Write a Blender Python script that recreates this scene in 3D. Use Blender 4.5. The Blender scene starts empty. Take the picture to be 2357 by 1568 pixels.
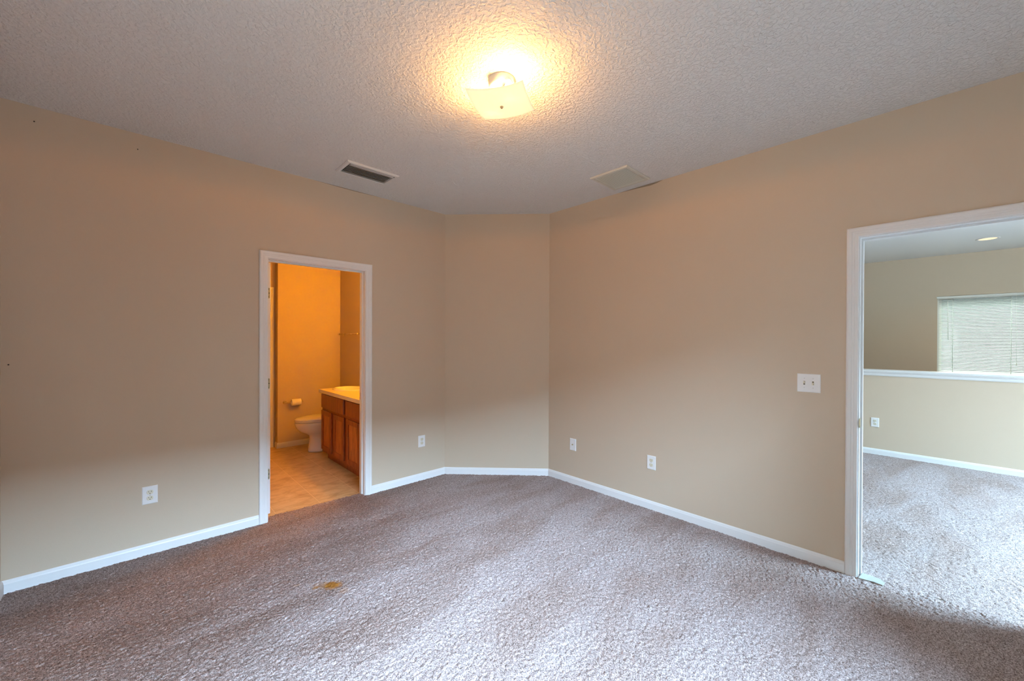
import bpy, bmesh, math, random
import numpy as np
from mathutils import Vector, Matrix, Euler
random.seed(7)
PI = math.pi
SC = bpy.context.scene
COL = SC.collection

# ------------------------------------------------------------------ camera
FPX, YAW, PITCH, ROLL, HCAM = 915.30, 0.80943, -0.00407, 0.00397, 1.4171
cam_data = bpy.data.cameras.new('camera')
cam = bpy.data.objects.new('camera', cam_data); COL.objects.link(cam)
cam_data.sensor_fit = 'HORIZONTAL'; cam_data.sensor_width = 36.0
cam_data.lens = FPX / 2357 * 36.0
cam_data.shift_y = 2.97 / 2357
cam_data.clip_start = 0.02
_a = Vector((math.cos(YAW), math.sin(YAW), 0)); _r = Vector((math.sin(YAW), -math.cos(YAW), 0)); _u = Vector((0, 0, 1))
_a2 = _a * math.cos(PITCH) + _u * math.sin(PITCH); _u2 = _u * math.cos(PITCH) - _a * math.sin(PITCH)
_r3 = _r * math.cos(ROLL) + _u2 * math.sin(ROLL); _u3 = _u2 * math.cos(ROLL) - _r * math.sin(ROLL)
cam.matrix_world = Matrix(((_r3.x, _u3.x, -_a2.x, 0), (_r3.y, _u3.y, -_a2.y, 0), (_r3.z, _u3.z, -_a2.z, HCAM), (0, 0, 0, 1)))
SC.camera = cam

# ------------------------------------------------------------------ view, world, daylight
SC.view_settings.view_transform = 'Standard'
SC.view_settings.look = 'None'
SC.view_settings.gamma = 1.0
SC.view_settings.exposure = 0.0
SC.view_settings.use_curve_mapping = False
SC.cycles.max_bounces = 10
SC.cycles.diffuse_bounces = 6
SC.cycles.sample_clamp_indirect = 6.0
SC.cycles.use_denoising = True

world = bpy.data.worlds.new('sky'); SC.world = world; world.use_nodes = True
wt = world.node_tree; wt.nodes.clear()
w_out = wt.nodes.new('ShaderNodeOutputWorld'); w_bg = wt.nodes.new('ShaderNodeBackground')
w_tc = wt.nodes.new('ShaderNodeTexCoord'); w_sep = wt.nodes.new('ShaderNodeSeparateXYZ'); w_ramp = wt.nodes.new('ShaderNodeValToRGB')
wt.links.new(w_tc.outputs['Generated'], w_sep.inputs[0]); wt.links.new(w_sep.outputs['Z'], w_ramp.inputs[0])
wt.links.new(w_ramp.outputs[0], w_bg.inputs[0]); wt.links.new(w_bg.outputs[0], w_out.inputs[0])
el = w_ramp.color_ramp.elements
el[0].position = 0.0; el[0].color = (0.27, 0.31, 0.31, 1)
el[1].position = 0.30; el[1].color = (0.80, 0.93, 1.0, 1)
w_bg.inputs[1].default_value = 0.8

def area(name, loc, target, sx, sy, power, color, spread=180, roll=0):
    d = bpy.data.lights.new(name, 'AREA'); d.shape = 'RECTANGLE'; d.size = sx; d.size_y = sy
    d.energy = power; d.color = color; d.spread = math.radians(spread)
    o = bpy.data.objects.new(name, d); COL.objects.link(o); o.location = loc
    q = (Vector(target) - Vector(loc)).to_track_quat('-Z', 'Y')
    o.rotation_euler = (q.to_matrix() @ Matrix.Rotation(roll, 3, 'Z')).to_euler()
    return o
def point(name, loc, power, color, radius=0.03):
    d = bpy.data.lights.new(name, 'POINT'); d.energy = power; d.color = color; d.shadow_soft_size = radius
    o = bpy.data.objects.new(name, d); COL.objects.link(o); o.location = loc
    return o
SKY = (0.50, 0.71, 1.0)
# overcast sky outside the bedroom window (behind the camera)
area('sky_behind_bedroom', (0.6, -5.0, 4.15), (0.6, -1.0, 1.3), 5.0, 1.5, 5500, SKY)
# overcast sky outside the loft's glass doors
area('sky_beside_loft', (5.6, -5.7, 3.7), (5.0, -3.9, 1.2), 3.0, 2.6, 19000, (0.47, 0.72, 1.0))
# fill light added low outside the loft's glass doors to brighten its ceiling
area('loft_ceiling_fill', (4.8, -5.6, 0.0), (4.8, -2.2, 2.6), 3.0, 1.6, 480, (0.66, 0.82, 1.0))
# overcast sky outside the stairwell window
area('sky_at_stairwell', (11.2, -0.9, 3.2), (9.0, -0.9, 1.5), 3.0, 2.2, 820, (0.90, 1.0, 1.0))
WARM = (1.0, 0.47, 0.12)
AMBER = (1.0, 0.385, 0.008)
# bathroom vanity bulbs above the mirror
for k in range(3):
    point('vanity_bulb', (2.03, 3.85 + 0.22 * k, 2.00), 25, AMBER, 0.05)

# ------------------------------------------------------------------ materials
def mat(name, color, rough=0.6, metal=0.0, spec=0.5):
    m = bpy.data.materials.new(name); m.use_nodes = True
    b = m.node_tree.nodes['Principled BSDF']
    b.inputs['Base Color'].default_value = (*color, 1); b.inputs['Roughness'].default_value = rough
    b.inputs['Metallic'].default_value = metal; b.inputs['Specular IOR Level'].default_value = spec
    return m
def nt(m):
    t = m.node_tree
    return t, t.nodes['Principled BSDF']
def node(t, kind, **kw):
    n = t.nodes.new(kind)
    for k, v in kw.items():
        if k in n.inputs: n.inputs[k].default_value = v
        else: setattr(n, k, v)
    return n
def objcoord(t):
    g = t.nodes.new('ShaderNodeNewGeometry')
    return g.outputs['Position']
def bump_noise(m, scale, strength, dist, detail=3.0, rough=0.55):
    t, b = nt(m)
    n = node(t, 'ShaderNodeTexNoise', Scale=scale, Detail=detail, Roughness=rough)
    t.links.new(objcoord(t), n.inputs['Vector'])
    bp = node(t, 'ShaderNodeBump', Strength=strength, Distance=dist)
    t.links.new(n.outputs['Fac'], bp.inputs['Height']); t.links.new(bp.outputs[0], b.inputs['Normal'])
    return n
def ramp(t, fac, stops):
    r = t.nodes.new('ShaderNodeValToRGB'); e = r.color_ramp.elements
    while len(e) < len(stops): e.new(0.5)
    for k, (p, c) in enumerate(stops):
        e[k].position = p; e[k].color = (*c, 1) if len(c) == 3 else c
    t.links.new(fac, r.inputs[0]); return r.outputs[0]
def mixc(t, fac, a, b, blend='MIX'):
    n = t.nodes.new('ShaderNodeMix'); n.data_type = 'RGBA'; n.blend_type = blend
    for sock, v in ((n.inputs[0], fac), (n.inputs[6], a), (n.inputs[7], b)):
        if isinstance(v, (int, float)): sock.default_value = v
        elif isinstance(v, tuple): sock.default_value = (*v, 1)
        else: t.links.new(v, sock)
    return n.outputs[2]

PAINT = (0.55, 0.450, 0.345)
M_wall = mat('beige_wall_paint', PAINT, 0.55, spec=0.3); bump_noise(M_wall, 170, 0.12, 0.002)
M_white = mat('white_trim_paint', (0.76, 0.765, 0.77), 0.35, spec=0.4)
M_plate = mat('white_plastic_plate', (0.80, 0.80, 0.80), 0.35)
M_cream = mat('cream_plastic', (0.72, 0.68, 0.54), 0.4)
M_slot = mat('dark_slot', (0.03, 0.03, 0.025), 0.6)
M_brass = mat('aged_brass', (0.42, 0.36, 0.20), 0.35, 0.9)
M_chrome = mat('chrome', (0.85, 0.82, 0.76), 0.12, 1.0)
M_ventw = mat('vent_white_enamel', (0.70, 0.69, 0.67), 0.45)
M_ventc = mat('vent_cream_enamel', (0.66, 0.62, 0.53), 0.5)
M_duct_shade = mat('duct_shade_tone', (0.27, 0.24, 0.185), 0.9)  # mid-dark colour stands for the shaded duct behind the return grille
M_duct = mat('duct_dark', (0.05, 0.045, 0.04), 0.8)
M_porcelain = mat('white_porcelain', (0.80, 0.78, 0.74), 0.12, spec=0.6)
M_paper = mat('toilet_paper', (0.82, 0.80, 0.77), 0.9)
M_counter = mat('cream_countertop', (0.74, 0.66, 0.50), 0.25)
M_blind = mat('white_vinyl_blind', (0.80, 0.82, 0.80), 0.5)
M_finial = mat('tan_enamel_finial', (0.62, 0.42, 0.22), 0.4)
M_pad = mat('pale_green_pad', (0.36, 0.37, 0.335), 0.9); bump_noise(M_pad, 140, 0.6, 0.004)
M_patch = mat('bare_drywall_paper', (0.26, 0.21, 0.15), 0.8)

# textured ceiling
M_ceil = mat('textured_ceiling_paint', (0.74, 0.725, 0.71), 0.75, spec=0.2)
t, b = nt(M_ceil)
n1 = node(t, 'ShaderNodeTexNoise', Scale=58.0, Detail=3.0, Roughness=0.5, Distortion=0.6)
n2 = node(t, 'ShaderNodeTexNoise', Scale=21.0, Detail=2.0, Roughness=0.5)
pos = objcoord(t)
t.links.new(pos, n1.inputs['Vector']); t.links.new(pos, n2.inputs['Vector'])
r1 = ramp(t, n1.outputs['Fac'], [(0.42, (0, 0, 0)), (0.60, (1, 1, 1))])
ad = node(t, 'ShaderNodeMath', operation='ADD'); ml = node(t, 'ShaderNodeMath', operation='MULTIPLY'); ml.inputs[1].default_value = 0.7
t.links.new(n2.outputs['Fac'], ml.inputs[0]); t.links.new(r1, ad.inputs[0]); t.links.new(ml.outputs[0], ad.inputs[1])
bp = node(t, 'ShaderNodeBump', Strength=0.8, Distance=0.0035)
t.links.new(ad.outputs[0], bp.inputs['Height']); t.links.new(bp.outputs[0], b.inputs['Normal'])
M_ceil_smooth = mat('smooth_ceiling_paint', (0.80, 0.80, 0.80), 0.75, spec=0.2)

# carpet: cut pile, tufts, trodden tracks, one brown stain
M_carpet = mat('cut_pile_carpet', (0.45, 0.4, 0.38), 0.95, spec=0.05)
t, b = nt(M_carpet); pos = objcoord(t)
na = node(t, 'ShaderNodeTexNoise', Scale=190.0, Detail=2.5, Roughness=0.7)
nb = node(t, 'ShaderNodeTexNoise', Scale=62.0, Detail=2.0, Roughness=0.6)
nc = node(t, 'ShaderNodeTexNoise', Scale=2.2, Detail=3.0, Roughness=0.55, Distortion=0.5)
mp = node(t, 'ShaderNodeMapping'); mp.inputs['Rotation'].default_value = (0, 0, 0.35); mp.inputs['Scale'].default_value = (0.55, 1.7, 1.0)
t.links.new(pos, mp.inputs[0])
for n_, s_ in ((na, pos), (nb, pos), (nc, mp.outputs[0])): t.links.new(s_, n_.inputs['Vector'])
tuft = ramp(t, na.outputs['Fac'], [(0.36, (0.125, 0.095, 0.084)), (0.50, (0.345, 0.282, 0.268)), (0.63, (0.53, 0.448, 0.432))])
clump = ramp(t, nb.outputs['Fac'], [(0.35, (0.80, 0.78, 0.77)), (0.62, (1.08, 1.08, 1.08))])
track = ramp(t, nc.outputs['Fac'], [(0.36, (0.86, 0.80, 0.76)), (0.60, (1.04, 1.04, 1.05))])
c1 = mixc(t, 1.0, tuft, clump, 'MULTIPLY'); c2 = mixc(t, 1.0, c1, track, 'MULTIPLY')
def blob(cx, cy, rx, ry, rot, edge):
    m_ = node(t, 'ShaderNodeMapping'); m_.vector_type = 'TEXTURE'
    m_.inputs['Location'].default_value = (cx, cy, 0); m_.inputs['Rotation'].default_value = (0, 0, rot); m_.inputs['Scale'].default_value = (rx, ry, 1)
    t.links.new(pos, m_.inputs[0])
    ln = node(t, 'ShaderNodeVectorMath', operation='LENGTH'); t.links.new(m_.outputs[0], ln.inputs[0])
    nz = node(t, 'ShaderNodeTexNoise', Scale=60.0, Detail=3.0); t.links.new(pos, nz.inputs['Vector'])
    s1 = node(t, 'ShaderNodeMath', operation='MULTIPLY_ADD'); s1.inputs[1].default_value = edge; t.links.new(nz.outputs['Fac'], s1.inputs[0]); t.links.new(ln.outputs['Value'], s1.inputs[2])
    rr = node(t, 'ShaderNodeMapRange'); rr.inputs['From Min'].default_value = 0.55 + edge * 0.5; rr.inputs['From Max'].default_value = 1.15 + edge * 0.5
    rr.inputs['To Min'].default_value = 1.0; rr.inputs['To Max'].default_value = 0.0
    t.links.new(s1.outputs[0], rr.inputs['Value']); return rr.outputs[0]
def scaled(f, k):
    m_ = node(t, 'ShaderNodeMath', operation='MULTIPLY'); m_.inputs[1].default_value = k; t.links.new(f, m_.inputs[0]); return m_.outputs[0]
STAIN = (0.33, 0.14, 0.022)
cc = c2
for (cx, cy, rx, ry, rot, edge, k) in ((0.832, 2.368, 0.058, 0.042, -0.7, 0.9, 0.95), (0.757, 2.407, 0.022, 0.018, 0.0, 1.0, 0.65),
                                       (0.80, 2.40, 0.075, 0.035, -0.7, 1.2, 0.30), (0.683, 2.508, 0.018, 0.014, 0, 1.0, 0.35), (0.86, 2.27, 0.03, 0.03, 0, 1.2, 0.25)):
    cc = mixc(t, scaled(blob(cx, cy, rx, ry, rot, edge), k), cc, STAIN)
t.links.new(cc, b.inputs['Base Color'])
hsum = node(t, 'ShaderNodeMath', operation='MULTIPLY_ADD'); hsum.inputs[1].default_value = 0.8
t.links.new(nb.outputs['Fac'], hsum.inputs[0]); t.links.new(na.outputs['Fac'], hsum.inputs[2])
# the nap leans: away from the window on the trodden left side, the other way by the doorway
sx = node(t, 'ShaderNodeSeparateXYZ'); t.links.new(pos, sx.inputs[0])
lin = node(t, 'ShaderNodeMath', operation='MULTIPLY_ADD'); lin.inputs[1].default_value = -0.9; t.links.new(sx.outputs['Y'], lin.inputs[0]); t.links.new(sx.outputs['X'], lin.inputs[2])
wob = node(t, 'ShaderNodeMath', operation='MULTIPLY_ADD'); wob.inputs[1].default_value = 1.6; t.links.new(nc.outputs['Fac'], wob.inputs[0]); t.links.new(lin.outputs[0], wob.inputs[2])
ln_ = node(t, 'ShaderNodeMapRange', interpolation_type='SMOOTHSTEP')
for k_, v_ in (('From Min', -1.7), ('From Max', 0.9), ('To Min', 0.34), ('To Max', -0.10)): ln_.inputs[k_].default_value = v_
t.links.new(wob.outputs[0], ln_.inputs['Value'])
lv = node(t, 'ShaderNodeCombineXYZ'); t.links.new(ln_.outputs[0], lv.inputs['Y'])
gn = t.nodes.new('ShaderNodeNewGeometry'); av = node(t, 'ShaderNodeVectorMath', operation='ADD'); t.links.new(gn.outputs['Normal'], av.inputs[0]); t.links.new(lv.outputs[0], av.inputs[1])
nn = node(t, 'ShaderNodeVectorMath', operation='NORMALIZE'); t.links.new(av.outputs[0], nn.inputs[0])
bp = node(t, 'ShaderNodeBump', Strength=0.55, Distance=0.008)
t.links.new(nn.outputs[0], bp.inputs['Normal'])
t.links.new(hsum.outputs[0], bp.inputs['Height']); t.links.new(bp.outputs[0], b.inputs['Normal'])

# bathroom vinyl tile
M_tile = mat('tan_floor_tile', (0.5, 0.37, 0.22), 0.38, spec=0.35)
t, b = nt(M_tile); pos = objcoord(t)
mp = node(t, 'ShaderNodeMapping'); mp.inputs['Scale'].default_value = (1.2, 2.2, 1.0); t.links.new(pos, mp.inputs[0])
n1 = node(t, 'ShaderNodeTexNoise', Scale=5.5, Detail=7.0, Roughness=0.68, Distortion=0.5); t.links.new(mp.outputs[0], n1.inputs['Vector'])
base = ramp(t, n1.outputs['Fac'], [(0.30, (0.40, 0.25, 0.11)), (0.52, (0.58, 0.41, 0.20)), (0.72, (0.68, 0.51, 0.29))])
br = node(t, 'ShaderNodeTexBrick', offset=0.0, squash=1.0)
br.inputs['Scale'].default_value = 1.0; br.inputs['Mortar Size'].default_value = 0.0025; br.inputs['Mortar Smooth'].default_value = 0.3
br.inputs['Brick Width'].default_value = 0.338; br.inputs['Row Height'].default_value = 1.35
mp2 = node(t, 'ShaderNodeMapping'); mp2.inputs['Location'].default_value = (-0.168, -0.62, 0); t.links.new(pos, mp2.inputs[0]); t.links.new(mp2.outputs[0], br.inputs['Vector'])
col = mixc(t, br.outputs['Fac'], base, (0.72, 0.54, 0.30)); t.links.new(col, b.inputs['Base Color'])
inv = node(t, 'ShaderNodeBump', Strength=0.4, Distance=0.002, invert=True); t.links.new(br.outputs['Fac'], inv.inputs['Height']); t.links.new(inv.outputs[0], b.inputs['Normal'])

# oak
def oak(name, dark, light):
    m = mat(name, dark, 0.38, spec=0.4); t, b = nt(m)
    mp = node(t, 'ShaderNodeMapping'); mp.inputs['Scale'].default_value = (14, 14, 1.1); t.links.new(objcoord(t), mp.inputs[0])
    n = node(t, 'ShaderNodeTexNoise', Scale=3.0, Detail=5.0, Roughness=0.65, Distortion=1.2); t.links.new(mp.outputs[0], n.inputs['Vector'])
    t.links.new(ramp(t, n.outputs['Fac'], [(0.36, dark), (0.62, light)]), b.inputs['Base Color']); return m
M_oak = oak('red_oak', (0.16, 0.030, 0.009), (0.31, 0.080, 0.026))
M_oak_panel = oak('red_oak_panel', (0.22, 0.050, 0.014), (0.52, 0.19, 0.06))

def emitter(name, color, strength):
    m = bpy.data.materials.new(name); m.use_nodes = True; t = m.node_tree; t.nodes.clear()
    o = t.nodes.new('ShaderNodeOutputMaterial'); e = t.nodes.new('ShaderNodeEmission')
    e.inputs[0].default_value = (*color, 1); e.inputs[1].default_value = strength; t.links.new(e.outputs[0], o.inputs[0]); return m
M_bulb = emitter('glowing_bulb', (1.0, 0.86, 0.60), 6.0)
M_lens = emitter('lit_lens', (1.0, 0.84, 0.56), 1.25)
# frosted glass shade: lets lamp light through, glows evenly
M_frost = bpy.data.materials.new('frosted_glass'); M_frost.use_nodes = True
t = M_frost.node_tree; t.nodes.clear()
o_ = t.nodes.new('ShaderNodeOutputMaterial'); tr = t.nodes.new('ShaderNodeBsdfTranslucent'); di = t.nodes.new('ShaderNodeBsdfDiffuse')
tr.inputs[0].default_value = (0.50, 0.48, 0.42, 1); di.inputs[0].default_value = (0.75, 0.72, 0.66, 1)
em = t.nodes.new('ShaderNodeEmission'); em.inputs[0].default_value = (1.0, 0.84, 0.50, 1); em.inputs[1].default_value = 0.60
mx = t.nodes.new('ShaderNodeMixShader'); mx.inputs[0].default_value = 0.4
aa = t.nodes.new('ShaderNodeAddShader')
t.links.new(tr.outputs[0], mx.inputs[1]); t.links.new(di.outputs[0], mx.inputs[2]); t.links.new(mx.outputs[0], aa.inputs[0]); t.links.new(em.outputs[0], aa.inputs[1]); t.links.new(aa.outputs[0], o_.inputs[0])
# thin translucent slats
M_slat = bpy.data.materials.new('blind_slat'); M_slat.use_nodes = True
t = M_slat.node_tree; t.nodes.clear()
o_ = t.nodes.new('ShaderNodeOutputMaterial'); tr = t.nodes.new('ShaderNodeBsdfTranslucent'); di = t.nodes.new('ShaderNodeBsdfDiffuse')
tr.inputs[0].default_value = (0.75, 0.78, 0.75, 1); di.inputs[0].default_value = (0.82, 0.84, 0.82, 1)
mx = t.nodes.new('ShaderNodeMixShader'); mx.inputs[0].default_value = 0.7
t.links.new(tr.outputs[0], mx.inputs[1]); t.links.new(di.outputs[0], mx.inputs[2]); t.links.new(mx.outputs[0], o_.inputs[0])
# window glass
M_glass = bpy.data.materials.new('window_glass'); M_glass.use_nodes = True
t = M_glass.node_tree; t.nodes.clear()
o_ = t.nodes.new('ShaderNodeOutputMaterial'); tp = t.nodes.new('ShaderNodeBsdfTransparent'); gl = t.nodes.new('ShaderNodeBsdfGlossy')
tp.inputs[0].default_value = (0.93, 0.96, 0.94, 1); gl.inputs['Roughness'].default_value = 0.02
mx = t.nodes.new('ShaderNodeMixShader'); mx.inputs[0].default_value = 0.06
t.links.new(tp.outputs[0], mx.inputs[1]); t.links.new(gl.outputs[0], mx.inputs[2]); t.links.new(mx.outputs[0], o_.inputs[0])

# ------------------------------------------------------------------ mesh helpers
class MB:
    def __init__(s): s.bm = bmesh.new(); s.mats = []
    def _mi(s, m):
        if m not in s.mats: s.mats.append(m)
        return s.mats.index(m)
    def faces(s, vs, fs, m=None, smooth=False):
        v = [s.bm.verts.new(p) for p in vs]; mi = s._mi(m)
        for f in fs:
            try:
                fc = s.bm.faces.new([v[i] for i in f]); fc.material_index = mi; fc.smooth = smooth
            except ValueError: pass
        return v
    def box(s, a, c, m=None, bevel=0.0, seg=2):
        x0, x1 = sorted((a[0], c[0])); y0, y1 = sorted((a[1], c[1])); z0, z1 = sorted((a[2], c[2]))
        vs = [(x0, y0, z0), (x1, y0, z0), (x1, y1, z0), (x0, y1, z0), (x0, y0, z1), (x1, y0, z1), (x1, y1, z1), (x0, y1, z1)]
        n0 = len(s.bm.faces)
        v = s.faces(vs, [(0, 3, 2, 1), (4, 5, 6, 7), (0, 1, 5, 4), (1, 2, 6, 5), (2, 3, 7, 6), (3, 0, 4, 7)], m)
        if bevel > 0:
            es = list({e for q in v for e in q.link_edges})
            bmesh.ops.bevel(s.bm, geom=es, offset=bevel, segments=seg, profile=0.5, affect='EDGES')
        return s
    def prism(s, poly, z0, z1, m=None, smooth=False):          # poly in xy, extruded along z
        n = len(poly)
        vs = [(x, y, z0) for x, y in poly] + [(x, y, z1) for x, y in poly]
        fs = [tuple(range(n - 1, -1, -1)), tuple(range(n, 2 * n))] + [(i, (i + 1) % n, n + (i + 1) % n, n + i) for i in range(n)]
        s.faces(vs, fs, m, smooth); return s
    def loft(s, rings, m=None, smooth=True, caps=True):
        n = len(rings[0]); vs = [p for r in rings for p in r]; fs = []
        for k in range(len(rings) - 1):
            for i in range(n):
                j = (i + 1) % n; fs.append((k * n + i, k * n + j, (k + 1) * n + j, (k + 1) * n + i))
        if caps: fs += [tuple(range(n - 1, -1, -1)), tuple(range((len(rings) - 1) * n, len(rings) * n))]
        s.faces(vs, fs, m, smooth); return s
    def lathe(s, prof, c, axis='z', n=32, m=None, caps=True):  # prof: (r, h)
        rings = []
        for r, h in prof:
            ring = []
            for i in range(n):
                a = 2 * PI * i / n; u, v = r * math.cos(a), r * math.sin(a)
                p = {'z': (u, v, h), 'x': (h, u, v), 'y': (v, h, u)}[axis]
                ring.append((c[0] + p[0], c[1] + p[1], c[2] + p[2]))
            rings.append(ring)
        return s.loft(rings, m, True, caps)
    def tube(s, pts, r, m=None, n=12):
        pts = [Vector(p) for p in pts]; rings = []
        up = None
        for i, p in enumerate(pts):
            d = (pts[min(i + 1, len(pts) - 1)] - pts[max(i - 1, 0)]).normalized()
            if up is None:
                up = Vector((0, 0, 1)) if abs(d.z) < 0.9 else Vector((1, 0, 0))
            x = d.cross(up).normalized(); y = x.cross(d).normalized(); up = y
            rr = r[i] if isinstance(r, (list, tuple)) else r
            rings.append([tuple(p + x * rr * math.cos(2 * PI * k / n) + y * rr * math.sin(2 * PI * k / n)) for k in range(n)])
        return s.loft(rings, m, True)
    def sweep(s, pts, dirs, nrm, prof, m=None):                # prof closed polygon of (d, h): P + dirs*d + nrm*h
        nrm = Vector(nrm)
        rings = [[tuple(Vector(P) + Vector(D) * d + nrm * h) for d, h in prof] for P, D in zip(pts, dirs)]
        return s.loft(rings, m, False)
    def build(s, name, parent=None, m=None, loc=None, smooth_angle=None):
        bmesh.ops.recalc_face_normals(s.bm, faces=s.bm.faces[:])
        me = bpy.data.meshes.new(name); s.bm.to_mesh(me); s.bm.free()
        for q in (s.mats if m is None else [m]): me.materials.append(q)
        o = bpy.data.objects.new(name, me); COL.objects.link(o)
        if parent: o.parent = parent
        if loc: o.location = loc
        return o
def tag(o, label=None, cat=None, group=None, kind=None):
    for k, v in (('label', label), ('category', cat), ('group', group), ('kind', kind)):
        if v: o[k] = v
    return o
def empty(name, loc=(0, 0, 0), rz=0.0):
    o = bpy.data.objects.new(name, None); COL.objects.link(o); o.location = loc; o.rotation_euler = (0, 0, rz); o.empty_display_size = 0.1
    return o
def struct(o, label=None): return tag(o, label=label, kind='structure')
def copy_tree(o, parent=None):
    c = o.copy(); COL.objects.link(c)
    if parent: c.parent = parent
    for ch in list(o.children): copy_tree(ch, c)
    return c

# ------------------------------------------------------------------ the setting
H = 2.743; T = 0.115
YL, XR, XC, YC, X0, YB = 3.538, 3.158, 2.391, 2.750, -0.530, -1.05
HEAD = 2.040                                   # underside of the door heads
DL0, DL1 = 0.760, 1.526                        # bathroom doorway, jamb faces (x)
DR0, DR1 = 0.288, -0.532                       # loft doorway, jamb faces (y)
J = 0.018
BX, BY, BY2, BXL = 2.162, 5.860, 5.975, -0.45  # bathroom walls
HX, FX, LY0, LY1 = 6.770, 8.995, -4.20, 2.55   # loft half wall, stairwell wall, loft ends

# carpet floor (bedroom with its cut corner, and the loft through the doorway), tile in the bathroom
def pile(x0, x1, y0, y1, step, seed, keep):
    """cut pile as a real height field: tuft tops a little under and over z = 0"""
    rng = np.random.default_rng(seed)
    nx, ny = int(round((x1 - x0) / step)) + 1, int(round((y1 - y0) / step)) + 1
    def blur(a, k):
        for _ in range(k):
            p = np.pad(a, 1, mode='edge'); a = (p[:-2, 1:-1] + p[2:, 1:-1] + p[1:-1, :-2] + p[1:-1, 2:] + 2 * p[1:-1, 1:-1]) / 6
        return a / a.std()
    h = blur(rng.standard_normal((ny, nx)), 1) * (0.0017 if step < 0.006 else 0.0013) + blur(rng.standard_normal((ny, nx)), 12) * 0.0003
    h = np.clip(h, -0.0075, 0.0055)
    X, Y = np.meshgrid(np.linspace(x0, x1, nx), np.linspace(y0, y1, ny))
    X = X + rng.uniform(-0.3, 0.3, X.shape) * step; Y = Y + rng.uniform(-0.3, 0.3, Y.shape) * step
    co = np.stack([X, Y, h - 0.001], -1).reshape(-1, 3)
    idx = np.arange(nx * ny).reshape(ny, nx)
    q = np.stack([idx[:-1, :-1], idx[:-1, 1:], idx[1:, 1:], idx[1:, :-1]], -1).reshape(-1, 4)
    c = co[q].mean(1); q = q[keep(c[:, 0], c[:, 1])]
    used = np.unique(q); remap = np.zeros(nx * ny, dtype=np.int64); remap[used] = np.arange(len(used))
    return co[used], remap[q]
def in_bedroom(x, y):
    room = (x > X0 - 0.02) & (x < XR + 0.06) & (y < YL + 0.012) & (x + y < XR + YC + 0.06)
    door = (x > DL0 - 0.004) & (x < DL1 + 0.004) & (y >= YL) & (y < YL + 0.101 - (x - DL0) * 0.035 + 0.003 * np.sin(x * 61.0))
    return room | door
parts = [pile(X0 - 0.03, XR + 0.06, -0.60, YL + 0.12, 0.0050, 3, in_bedroom),
         pile(XR + 0.06, HX + 0.01, -1.30, 1.50, 0.0065, 4, lambda x, y: x < HX + 0.005)]
def flat(x0, x1, y0, y1): return np.array([(x0, y0, -0.001), (x1, y0, -0.001), (x1, y1, -0.001), (x0, y1, -0.001)]), np.array([(0, 1, 2, 3)])
parts += [flat(X0 - T, XR + 0.06, YB - T, -0.60), flat(XR + 0.06, HX + 0.1, LY0 - T, -1.30), flat(XR + 0.06, HX + 0.1, 1.50, LY1 + T)]
vs_, qs_, n0 = [], [], 0
for a_, b_ in parts: vs_.append(a_); qs_.append(b_ + n0); n0 += len(a_)
vs_ = np.concatenate(vs_); qs_ = np.concatenate(qs_)
me = bpy.data.meshes.new('floor'); me.vertices.add(len(vs_)); me.vertices.foreach_set('co', vs_.astype(np.float32).ravel())
me.loops.add(qs_.size); me.loops.foreach_set('vertex_index', qs_.astype(np.int32).ravel())
me.polygons.add(len(qs_)); me.polygons.foreach_set('loop_start', np.arange(0, qs_.size, 4, dtype=np.int32))
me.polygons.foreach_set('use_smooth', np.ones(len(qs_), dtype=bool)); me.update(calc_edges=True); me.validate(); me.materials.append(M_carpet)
fl = bpy.data.objects.new('floor', me); COL.objects.link(fl)
struct(fl, 'beige cut pile carpet across the bedroom and the room beyond')
f = MB(); f.box((BXL - T, YL + 0.05, -0.06), (BX + T, BY2 + 0.2, -0.008)); struct(f.build('floor_bathroom', m=M_tile), 'tan tiled bathroom floor')
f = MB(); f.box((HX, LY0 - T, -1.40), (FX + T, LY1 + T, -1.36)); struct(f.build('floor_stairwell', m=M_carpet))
# ceilings
f = MB(); f.prism([(X0 - T, YB - T), (XR + 0.05, YB - T), (XR + 0.05, YC + 0.05), (XC + 0.05, YL + 0.05), (X0 - T, YL + 0.05)], H, H + 0.05)
struct(f.build('ceiling', m=M_ceil), 'white knockdown textured bedroom ceiling')
f = MB(); f.box((XR + 0.05, LY0 - T, H), (FX + T, LY1 + T, H + 0.05)); struct(f.build('ceiling_loft', m=M_ceil_smooth))
f = MB(); f.box((BXL - T, YL + 0.05, H), (BX + T, BY2 + 0.2, H + 0.05)); struct(f.build('ceiling_bathroom', m=M_ceil_smooth))

def wall(name, axis, at, thick, lo, hi, openings=(), z0=0.0, z1=H, m=None, label=None):
    """straight wall: plane axis=at, extends to at+thick; runs lo..hi; openings = (lo, hi, z0, z1)"""
    w = MB()
    def piece(a, b_, c, d):
        if b_ - a < 1e-4 or d - c < 1e-4: return
        if axis == 'y': w.box((a, at, c), (b_, at + thick, d))
        else: w.box((at, a, c), (at + thick, b_, d))
    cur = lo
    for (a, b_, c, d) in sorted(openings):
        piece(cur, a, z0, z1); piece(a, b_, z0, c); piece(a, b_, d, z1); cur = b_
    piece(cur, hi, z0, z1)
    return struct(w.build(name, m=m or M_wall), label)
wall('wall_left', 'y', YL, T, X0 - T, XC, [(DL0 - J, DL1 + J, -0.03, HEAD + J)], z0=-0.03, label='beige wall with the bathroom doorway')
w = MB(); w.prism([(XC, YL), (XR, YC), (XR + T, YC + 0.02), (XC + 0.02, YL + T)], -0.03, H); struct(w.build('wall_corner', m=M_wall), 'short angled beige wall across the corner')
wall('wall_right', 'x', XR, T, LY0 - T, YC, [(DR1 - J, DR0 + J, -0.03, HEAD + J)], z0=-0.03, label='beige wall with the doorway to the next room')
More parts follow.
